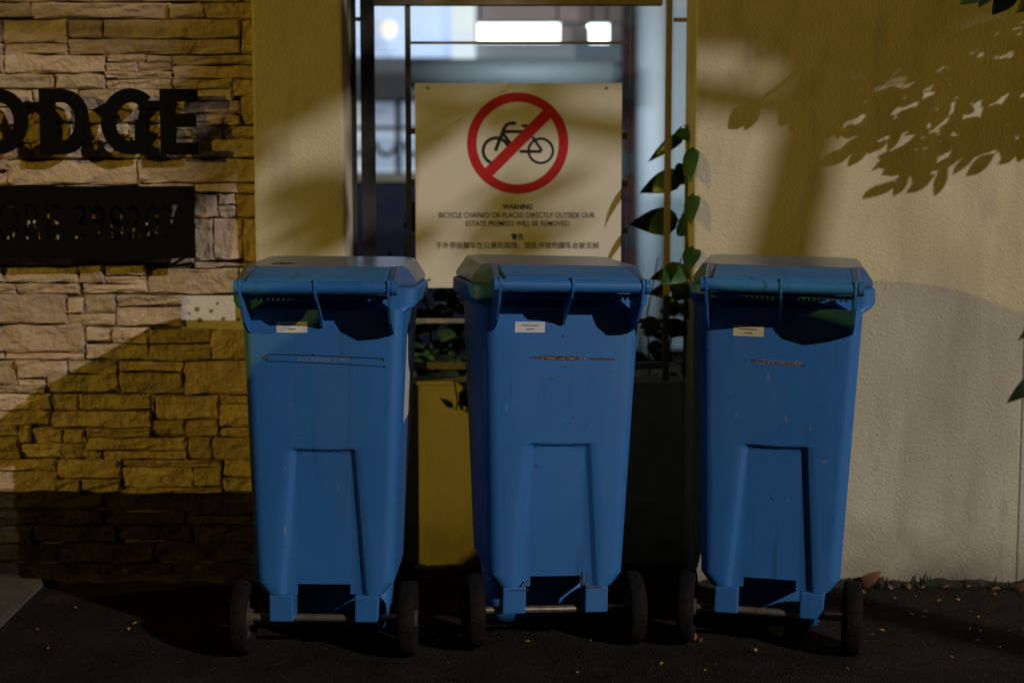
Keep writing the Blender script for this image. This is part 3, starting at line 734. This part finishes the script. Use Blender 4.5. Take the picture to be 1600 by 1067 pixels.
# ------------------------------------------------------------------ trees that shade the wall (they stand to the right, out of the picture)
def towards(Wp, f): return Wp + (WHITE_POS - Wp) * f
tr = thing('street_tree', 'slender street tree with a feathery crown shading the wall', 'tree')
f0 = .42
tb = towards(at(1218, 420, YR), f0); tt = towards(at(1262, 215, YR), f0)
dirn = (tt - tb); tg = tb - dirn * (tb.z / dirn.z); tg = Vector((tb.x - .12, tb.y, -.1))
bm = bmesh.new(); up3 = tt + dirn * 2.2
tube(bm, [tg, Vector(((tg.x + tb.x) / 2, tb.y, tb.z * .5)), tb, tt, tt + dirn * 1.1 + Vector((.05, 0, 0)), up3], [.10, .070, .052, .047, .040, .03], 12)
rt_ = random.Random(4)
tips = []
for k in range(16):
    s0 = tt + dirn * rt_.uniform(.1, 2.2); a = rt_.uniform(0, 6.28); L_ = rt_.uniform(.9, 2.0)
    mid_ = s0 + Vector((math.cos(a) * L_ * .5, math.sin(a) * L_ * .5, .35)); end = s0 + Vector((math.cos(a) * L_, math.sin(a) * L_, rt_.uniform(.3, .9)))
    tube(bm, [s0, mid_, end], [.03, .018, .006], 6); tips.append((s0, mid_, end))
obj('trunk', bm, M['bark'], tr, smooth=True)
def leafquad(bm, p, d, w, n):
    s = d.cross(n).normalized() * w / 2; q = [p, p + d * .35 + s, p + d * .7 + s * .8, p + d, p + d * .7 - s * .8, p + d * .35 - s]
    bm.faces.new([bm.verts.new(x) for x in q])
bm = bmesh.new()
def shade(Wx0, Wx1, Wz0, Wz1, n, f=f0, dens=1.0, size=.12, wf=.34):
    for _ in range(n):
        Wp = Vector((rt_.uniform(Wx0, Wx1), YR, rt_.uniform(Wz0, Wz1)))
        p = towards(Wp, f + rt_.uniform(-.10, .06)); a = rt_.gauss(-2.5, .5)
        d = Vector((math.cos(a), rt_.uniform(-.7, .7), math.sin(a))).normalized() * size * rt_.uniform(.7, 1.4)
        leafquad(bm, p, d, size * wf * rt_.uniform(.8, 1.2), Vector((rt_.uniform(-.4, .4), -1, rt_.uniform(-.4, .4))))
# dense crown over the right wall, thinner to the left
shade(1.25, 3.4, 2.02, 4.2, 2300); shade(.95, 1.45, 1.72, 2.3, 300)
shade(.55, 1.0, 1.86, 2.6, 300)
shade(-1.0, .55, 2.05, 2.8, 300); shade(1.0, 1.2, 1.68, 1.85, 40); shade(1.2, 1.8, 1.86, 2.0, 60)
for (px, py, w_, n_) in ((400, -10, 60, 26), (500, 30, 70, 26), (440, 120, 60, 20), (520, 120, 50, 18), (450, 185, 50, 12), (400, 190, 40, 8), (520, 330, 50, 12), (480, 300, 40, 6), (500, 380, 40, 8), (360, 120, 60, 20), (370, 50, 50, 12), (350, 200, 50, 10), (350, 260, 30, 6),
                       (690, 190, 70, 8), (760, 130, 60, 6), (910, 330, 80, 8), (880, 130, 80, 7), (690, 330, 50, 6), (860, 270, 60, 4), (960, 240, 40, 5)):
    for _ in range(n_):
        Wp = at(px + rt_.gauss(0, w_ * .5), py + rt_.gauss(0, w_ * .16), YR + .15)
        p = towards(Wp, f0 + rt_.uniform(-.06, .06)); d = Vector((-.8, rt_.uniform(-.3, .3), -.5 + rt_.uniform(-.15, .15))).normalized() * rt_.uniform(.10, .2)
        leafquad(bm, p, d, .03, Vector((rt_.uniform(-.3, .3), -1, 0)))
obj('crown', bm, M['leafdark'], tr)

nt_ = thing('leafy_tree', 'broad-leaved tree whose leaf tips hang in at the right edge', 'tree')
bm = bmesh.new(); bl = bmesh.new()
base = Vector((2.55, 4.02, -.05)); topp = Vector((2.45, 3.98, 2.6))
tube(bm, [base, (base + topp) / 2 + Vector((.04, 0, 0)), topp, topp + Vector((.1, 0, .9))], [.06, .05, .042, .02], 10)
def near(px, py, f): return towards(at(px, py, YR), f)
twigs = [((1700, 40), (1300, 196)), ((1700, 90), (1335, 232)), ((1720, 130), (1398, 282)), ((1740, 130), (1462, 272)), ((1760, 110), (1555, 240)), ((1700, 20), (1372, 118)),
         ((1720, 60), (1420, 190)), ((1760, 100), (1500, 215)), ((1800, 100), (1600, 225)), ((1720, 0), (1460, 90)), ((1740, 30), (1540, 130)), ((1780, 60), (1590, 160)), ((1800, 160), (1650, 240))]
rl = random.Random(9)
for (ra, rb) in twigs:
    f = rl.uniform(.048, .062); A = near(*ra, f + .008); B = near(*rb, f)
    joint = topp + Vector((rl.uniform(-.02, .02), 0, rl.uniform(-.5, .1)))
    mid_ = (A + B) / 2 + Vector((0, 0, .03))
    tube(bm, [joint, (joint + A) / 2 + Vector((0, -.03, .05)), A, mid_, B], [.012, .009, .006, .004, .002], 5)
    n_ = 15
    for k in range(n_):
        t_ = k / (n_ - 1); p = A.lerp(mid_, t_ * 2) if t_ < .5 else mid_.lerp(B, t_ * 2 - 1)
        if k < n_ - 1 and rl.random() < .12: continue
        dd = (B - A).normalized(); sd = 1 if k % 2 else -1
        ang = R(rl.uniform(18, 50)) * sd if k < n_ - 1 else 0
        d = (Matrix.Rotation(ang, 3, (WHITE_POS - B).normalized()) @ dd).normalized()
        L_ = rl.uniform(.09, .135)
        leaf_bm(bl, p, p + d * L_ + Vector((0, 0, -.012)), rl.uniform(.032, .050), (WHITE_POS - B).normalized() + Vector((rl.uniform(-.5, .5), rl.uniform(-.5, .5), 0)), .15, .1, False)
vd = (WHITE_POS - Vector((1.6, 4, 1.7))).normalized()
for k in range(470):
    u, v_ = rl.random(), rl.random()
    px = 1290 + u * 430; lo_ = 195 + min(1, u * 3.4) * 92 - max(0, u - .35) * 170; hi_ = 70 + 110 * max(0, 1 - u * 2.6)
    py = hi_ + (lo_ - hi_) * v_ ** .8
    if math.sin(px * .045 + 1.0) * math.sin(py * .075 + px * .02) > .34: continue
    p = near(px + 8, py - 26, rl.uniform(.045, .065)); a = R(rl.gauss(215, 22)); L_ = rl.uniform(.04, .105)
    d = Vector((math.cos(a), rl.uniform(-.3, .3), math.sin(a))).normalized()
    leaf_bm(bl, p, p + d * L_, rl.uniform(.016, .040), vd + Vector((rl.uniform(-.6, .6), rl.uniform(-.6, .6), rl.uniform(-.4, .4))), .15, .1, False)
    if k % 4 == 0: tube(bm, [p, p - d * .07 + Vector((.02, 0, .02))], .0018, 4)
for (x0, y0, x1, y1, Y, w) in ((1545, -30, 1500, 8, 3.9, .06), (1590, -25, 1550, 24, 3.95, .06), (1640, -20, 1588, 20, 3.92, .06), (1560, -45, 1530, 12, 3.9, .06)):
    a, b_ = at(x0, y0, Y), at(x1, y1, Y); leaf_bm(bl, a, b_, w, (0, -1, .3), .2, .25, False)
    tube(bm, [topp, (topp + a) / 2 + Vector((0, 0, .06)), a], [.008, .006, .002], 5)
hang = [topp + Vector((0, 0, .2)), Vector((1.9, 3.5, 2.7)), Vector((1.26, 3.13, 2.2)), at(1632, 300, 3.13), at(1640, 480, 3.13), at(1628, 600, 3.13)]
tube(bm, hang, [.010, .006, .002, .0015, .0015, .0015], 5)
for (x0, y0, x1, y1, w) in ((1632, 580, 1573, 630, .036), (1636, 490, 1591, 532, .026), (1630, 560, 1597, 622, .03), (1640, 440, 1612, 500, .03)):
    leaf_bm(bl, at(x0, y0, 3.13), at(x1, y1, 3.12), w, (0, -1, .3), .2, .25, False)
obj('trunk', bm, M['bark'], nt_, smooth=True); obj('crown', bl, M['leafdark'], nt_, smooth=True)

# ------------------------------------------------------------------ leaf litter and weeds
rg = random.Random(31)
lit = [(1384,915),(1431,932),(1402,936),(1462,941),(1501,939),(1520,918),(1550,928),(1517,955),(1530,964),(1428,962),(1437,964),(1452,955),(1521,981),(1535,984),(1383,986),(1362,993),(1483,1026),(1530,1003),(1034,1040),(1180,1018),(1010,1000),(985,1003),(922,1000),(830,1003),(1058,1005),(1560,1012),(1600,985),(60,985),(200,985),(215,975),(120,950),(75,1015),(1100,1048),(1320,1045),(905,1052),(560,1010),(700,1035),(1200,978),(690,1003)]
for i, (px, py) in enumerate(lit):
    c = gnd(px + rg.uniform(-2, 2), py + rg.uniform(-1, 1), .004); a = rg.uniform(0, 6.28); L_ = rg.uniform(.010, .020)
    bm = bmesh.new(); d = Vector((math.cos(a), math.sin(a), rg.uniform(0, .35)))
    leaf_bm(bm, (0, 0, .001), d * L_, L_ * .55, (0, 0, 1), -.4, .3, False)
    o = obj('fallen_leaf', bm, M['litter'], None, c)
    where = 'left of the bins' if px < 330 else 'in front of the plastered wall' if px > 1350 else 'in front of the bins'
    tag(o, 'tiny yellow fallen leaf on the dark asphalt ' + where, 'leaf', 'yellow leaf litter ' + where)
bm = bmesh.new(); c = gnd(1212, 992, .004)
leaf_bm(bm, (-.01, 0, .004), (.028, .01, .02), .035, (.2, -.8, .5), .5, .3); leaf_bm(bm, (-.012, 0, .004), (-.004, .012, .03), .028, (.6, -.8, .2), .4, .3)
tag(obj('fallen_leaf', bm, M['litter'], None, c), 'crumpled yellow leaf lying under the right-hand bin', 'leaf')
bm = bmesh.new(); c = gnd(1366, 917, .0); leaf_bm(bm, (-.03, 0, 0), (.018, -.01, .055), .055, (.2, -1, .2), .5, .2); leaf_bm(bm, (.0, 0, 0), (.028, -.02, .04), .035, (-.3, -1, .2), .5, .2)
tag(obj('dry_leaf', bm, M['litterdry'], None, c), 'curled brown dry leaf standing against the plastered wall base', 'leaf')
bm = bmesh.new(); c = gnd(1596, 925, .0); leaf_bm(bm, (-.01, 0, 0), (.012, -.01, .035), .04, (.2, -1, .2), .5, .2)
tag(obj('dry_leaf', bm, M['litterdry'], None, c), 'small brown dry leaf at the foot of the wall, far right', 'leaf')
for i, (px, py) in enumerate([(1352,925),(1395,920),(1420,921),(1441,919),(1470,918),(1548,920),(1085,1000),(1092,1003)]):
    bm = bmesh.new(); c = gnd(px, py, .002); a = rg.uniform(0, 6.28); L_ = rg.uniform(.02, .035)
    leaf_bm(bm, (0, 0, .001), (math.cos(a) * L_, math.sin(a) * L_, rg.uniform(.004, .02)), L_ * .6, (0, -.3, 1), .4, .4)
    tag(obj('dry_leaf', bm, M['litterdry'], None, c), 'shrivelled brown leaf scrap on the ground near the plastered wall', 'leaf', 'brown leaf litter')
bm = bmesh.new()
for k in range(80):
    px = rg.choice((1376, 1382, 1428, 1440, 1400, 1500, 1560)) + rg.gauss(0, 12); p = gnd(px, 917 + rg.uniform(-3, 4)); h = rg.uniform(.012, .045) * (1.3 if abs(px - 1435) < 14 else .8)
    d = Vector((rg.uniform(-.5, .5), rg.uniform(-.3, .1), 1)).normalized() * h
    leafquad(bm, p, d, h * .16, Vector((rg.uniform(-1, 1), -1, 0)))
tag(obj('weeds', bm, M['leafdark']), 'sparse low weeds growing along the foot of the plastered wall', 'weeds', kind='stuff')
bm = bmesh.new()
for k in range(450):
    px, py = rg.uniform(-20, 1620), 890 + abs(rg.gauss(0, 70))
    p = gnd(px, min(py, 1066)); s = rg.uniform(.001, .003)
    if p.y > YR - .02 and p.x > xr: continue
    bmesh.ops.create_icosphere(bm, subdivisions=1, radius=s, matrix=Matrix.Translation(p) @ Matrix.Diagonal((1, 1, .6, 1)))
tag(obj('grit', bm, M['concrete']), 'fine grit and small stones scattered on the asphalt', 'grit', kind='stuff')

M['dirt'] = mat('dark_dirt', (.020, .015, .009), .95, col2=(.045, .034, .02), scale=40, bump=.8, bscale=120)
rd = random.Random(77)
def verge(name, x0, x1, yw, w):
    bm = bmesh.new(); n = int((x1 - x0) / .02); rows = []
    for i in range(n + 1):
        x = x0 + (x1 - x0) * i / n; wd = w * (.6 + .4 * math.sin(x * 9) * math.sin(x * 23 + 1) + rd.uniform(-.2, .2))
        h = .010 + .008 * math.sin(x * 31) * math.sin(x * 13) + rd.uniform(0, .006)
        rows.append([bm.verts.new(p) for p in ((x, yw + .01, h), (x, yw - wd * .25, h * .9), (x, yw - wd * .6, h * .45 + rd.uniform(0, .003)), (x, yw - wd, -.004))])
    for a, b_ in zip(rows, rows[1:]):
        for k in range(3): bm.faces.new((a[k], a[k+1], b_[k+1], b_[k]))
    bmesh.ops.recalc_face_normals(bm, faces=bm.faces[:])
    tag(obj(name, bm, M['dirt'], smooth=True), kind='structure')
verge('dirt_verge', xr + .01, 3.0, YR, .07)
verge('dirt_verge', -2.6, xp0, YS - .01, .08)
verge('dirt_verge', xp1, xr, YL, .06)
# ------------------------------------------------------------------ the lit court and building behind the gate
bd = thing('apartment_building', 'lit apartment building behind the gate with frosted glazing and dark windows', 'building')
YF2 = 12.0
pbox('wall', M['fac_grey'], bd, 100, -260, 1500, 560, YF2 + .25, .3)
w = pbox('glazing', M['fac_lit'], bd, 470, -60, 705, 89, YF2, .08)
pbox('pier', M['fac_pier'], bd, 706, -60, 742, 99, YF2 - .15, .3)
pbox('soffit', M['soffit'], bd, 743, -60, 985, 35, YF2 - .05, .3)
pbox('wall_band', M['fac_grey'], bd, 743, 69, 985, 99, YF2, .2)
pbox('wall_band', M['soffit'], bd, 743, 35.5, 985, 68.5, YF2 + .05, .2)
pbox('beam', M['duct'], bd, 470, 90, 640, 152, YF2 - .4, .3)
wi = pbox('window', M['darkframe'], bd, 470, 152, 665, 274, YF2 - .02, .1)
for (x0, x1, k) in ((500, 568, 'pane2'), (576, 617, 'pane'), (627, 662, 'pane')):
    for (y0, y1) in ((160, 197), (204, 270)): pbox('pane', M[k], wi, x0, y0, x1, y1, YF2 - .03, .008)
for cx in (556, 604, 648):
    bm = bmesh.new(); tube(bm, [at(cx + 16 * math.cos(R(a)), 222 - 20 * math.sin(R(a)), YF2 - .08) for a in range(180, 361, 20)], .017, 6); obj('window_scroll', bm, M['darkframe'], wi)
pbox('sill', M['gate'], bd, 470, 274.5, 665, 283, YF2 - .12, .2)
pbox('lower_wall', M['navy'], bd, 470, 283.5, 984, 560, YF2 - .05, .2)
bm = bmesh.new(); a = at(640, 115, 10.4); b_ = at(958, 115, 10.4); tube(bm, [a, (a + b_) / 2, b_], .105, 20); obj('duct', bm, M['duct'], bd, smooth=True)
for i in range(12):
    pbox('brick', M['brickred'] if i % 3 else M['darkframe'], bd, 974, 8 + i * 38, 996, 44 + i * 38, YF2 - .25, .2)
bm = bmesh.new(); a = at(1018, 560, 11.3); a.z = 0; b_ = at(1018, -80, 11.3); tube(bm, [a, b_], .118, 28); obj('column', bm, M['column'], bd, smooth=True)
M['wallret'] = mat('pale_grey_blue_wall', (.36, .42, .44), .7)
pbox('wall_return', M['wallret'], bd, 1046, -120, 1160, 470, 11.2, .2)
pbox('plinth', M['fac_grey'], bd, 985, 458, 1160, 545, 11.4, .2)
YLB = 8.6
for (x0, y0, x1, y1, n_, lab, wl) in ((746, 37, 875, 67, 'ceiling_light', 'long bright fluorescent light box in the court behind the gate', 24), (921, 38, 952, 68, 'ceiling_light', 'short bright fluorescent light box in the court behind the gate', 26)):
    L0 = thing(n_, lab, 'light', (0, 0, 0), 0, 'court lights')
    pbox('housing', M['fac_white'], L0, x0 - 2, y0 - 3, x1 + 2, y0 - .2, YLB - .002, .16)
    pbox('diffuser', M['tube'], L0, x0, y0, x1, y1, YLB, .03)
    for px in (x0 + 4, x1 - 4):
        bm = bmesh.new(); c = at(px, y0 - 2, YLB + .06); tube(bm, [c, (c.x, c.y, 3.6)], .006, 6); obj('hanger_rod', bm, M['darkframe'], L0)
    ld = bpy.data.lights.new('court_lamp', 'AREA'); ld.energy = wl; ld.color = (.72, .90, 1); ld.shape = 'RECTANGLE'; ld.size = .4; ld.size_y = .12
    lo = bpy.data.objects.new('lamp_light', ld); C.objects.link(lo); lo.location = at((x0 + x1) / 2, (y0 + y1) / 2, YLB + .08); lo.rotation_euler = (R(48), 0, 0); lo.parent = L0
gl = thing('globe_lamp', 'round warm globe lamp in front of the lit glazing', 'lamp')
bm = bmesh.new(); bmesh.ops.create_uvsphere(bm, u_segments=20, v_segments=12, radius=.072, matrix=Matrix.Translation(at(607, 46, YF2 - .3))); obj('globe', bm, M['globe'], gl, smooth=True)
bm = bmesh.new(); c = at(607, 62, YF2 - .3); tube(bm, [c, c - Vector((0, 0, .1))], [.05, .09], 14); tube(bm, [c - Vector((0, -.02, .1)), c - Vector((0, -.32, .1))], .015, 8); obj('bracket', bm, M['fac_lit'], gl)  # bracket is given the glazing's glow so that it blends in

# ------------------------------------------------------------------ small parked car, left of the camera and out of the picture
def small_car(loc):
    M['carpaint'] = mat('silver_car_paint', (.30, .31, .33), .3, .5); M['carglass'] = mat('tinted_glass', (.01, .012, .014), .08)
    M['carlamp'] = mat('red_lamp_glass', (.35, .01, .01), .2)
    t = thing('parked_car', 'small tall silver hatchback parked to the left of the bins', 'car', loc); t.scale = (.84, 1, 1.14)
    #            x      half-width  sill  belt  roof-half  roof
    S = [(.00, .66, .42, .70, .50, .72), (.03, .74, .30, .86, .56, .90), (.10, .78, .22, .92, .58, 1.12), (.28, .80, .20, .93, .58, 1.42), (.55, .81, .20, .93, .57, 1.50), (1.0, .81, .20, .92, .57, 1.52), (1.35, .81, .20, .92, .56, 1.49),
         (1.62, .81, .20, .92, .55, 1.36), (1.95, .80, .20, .92, .56, 1.08), (2.12, .80, .20, .91, .60, .93), (2.5, .79, .20, .84, .60, .88), (2.9, .76, .22, .76, .56, .80), (3.12, .68, .28, .64, .48, .66), (3.18, .60, .36, .52, .44, .54)]
    lower = [[(-x, -w, sl), (-x, -w * 1.02, (sl + b_) / 2), (-x, -w, b_), (-x, -rw_, min(rf, b_ + .02)), (-x, rw_, min(rf, b_ + .02)), (-x, w, b_), (-x, w * 1.02, (sl + b_) / 2), (-x, w, sl)] for x, w, sl, b_, rw_, rf in S]
    bm = bmesh.new(); loft(bm, lower); bmesh.ops.recalc_face_normals(bm, faces=bm.faces[:]); body = obj('body', bm, M['carpaint'], t, smooth=False)
    G = [q for q in S if q[5] > q[3] + .03]
    bm = bmesh.new(); loft(bm, [[(-x, -w + .03, b_ - .01), (-x, -rw_, rf - .05), (-x, rw_, rf - .05), (-x, w - .03, b_ - .01)] for x, w, sl, b_, rw_, rf in G]); bmesh.ops.recalc_face_normals(bm, faces=bm.faces[:]); obj('windows', bm, M['carglass'], t)
    bm = bmesh.new(); loft(bm, [[(-x, -rw_ - .015, rf - .055), (-x, -rw_ * .8, rf), (-x, rw_ * .8, rf), (-x, rw_ + .015, rf - .055)] for x, w, sl, b_, rw_, rf in G if rf > 1.3]); bmesh.ops.recalc_face_normals(bm, faces=bm.faces[:]); obj('roof', bm, M['carpaint'], t)
    for sd in (-1, 1):
        for x in (.30, 1.50):
            bm = bmesh.new(); y = sd * .775; tube(bm, [(-x, y, .92), (-x - (.02 if x < 1 else .32), sd * .585, 1.45)], .035, 6); obj('roof_pillar', bm, M['carpaint'], t)
        bm = bmesh.new(); box(bm, -.09, -.01, min(sd * .56, sd * .74), max(sd * .56, sd * .74), .66, .86, .01); obj('tail_light', bm, M['carlamp'], t)
        for x in (.55, 2.62):
            n = 24; prof = [(.12, .06), (.26, .09), (.285, .07), (.29, 0), (.285, -.07), (.26, -.09), (.12, -.06)]
            bm = bmesh.new(); loft(bm, [[(-x + r * math.cos(2 * math.pi * i / n), sd * .74 + o_, .29 + r * math.sin(2 * math.pi * i / n)) for i in range(n)] for r, o_ in prof]); bmesh.ops.recalc_face_normals(bm, faces=bm.faces[:]); w_ = obj('wheel', bm, M['rubber'], t, smooth=True)
small_car((-1.54, 1.18, 0))

# ------------------------------------------------------------------ street lamps (out of the picture, they light it)
def street_lamp(pos, aim, label, col, watts, bulb, rad):
    t = thing('street_lamp', label, 'street lamp', (pos.x, pos.y, 0))
    d = (Vector((aim.x, aim.y, 0)) - Vector((pos.x, pos.y, 0))).normalized()
    h = pos.z
    bm = bmesh.new(); q = -d * 1.6
    tube(bm, [(q.x, q.y, 0), (q.x, q.y, 1.0), (q.x, q.y, h - .3), (q.x * .8, q.y * .8, h + .15), (0, 0, h + .22)], [.09, .075, .05, .04, .03], 12); obj('pole', bm, M['lampgrey'], t, smooth=True)
    bm = bmesh.new(); loft(bm, [rrect(.12, -.25, .25, .05, h + .16), rrect(.13, -.27, .27, .05, h + .2), rrect(.07, -.2, .2, .05, h + .28)]); o = obj('lamp_head', bm, M['lampgrey'], t)
    bm = bmesh.new(); bmesh.ops.create_uvsphere(bm, u_segments=12, v_segments=8, radius=.05, matrix=Matrix.Translation((0, 0, h + .12))); obj('lens', bm, bulb, o)
    ld = bpy.data.lights.new('lamp_light', 'SPOT'); ld.energy = watts; ld.color = col; ld.shadow_soft_size = rad; ld.spot_size = R(110); ld.spot_blend = .3
    lo = bpy.data.objects.new('lamp_light', ld); C.objects.link(lo); lo.location = (0, 0, h); lo.parent = t
    lo.rotation_euler = (aim - pos).to_track_quat('-Z', 'Y').to_euler()
AIM = Vector((0, 4.4, .8))
street_lamp(WHITE_POS, AIM, 'tall street lamp with a white light across the road to the right', (1, .93, .90), WHITE_W, M['bulb'], .065)
street_lamp(AMBER_POS, AIM, 'street lamp with an amber light across the road to the left', (1, .70, .07), AMBER_W, M['bulba'], .05)
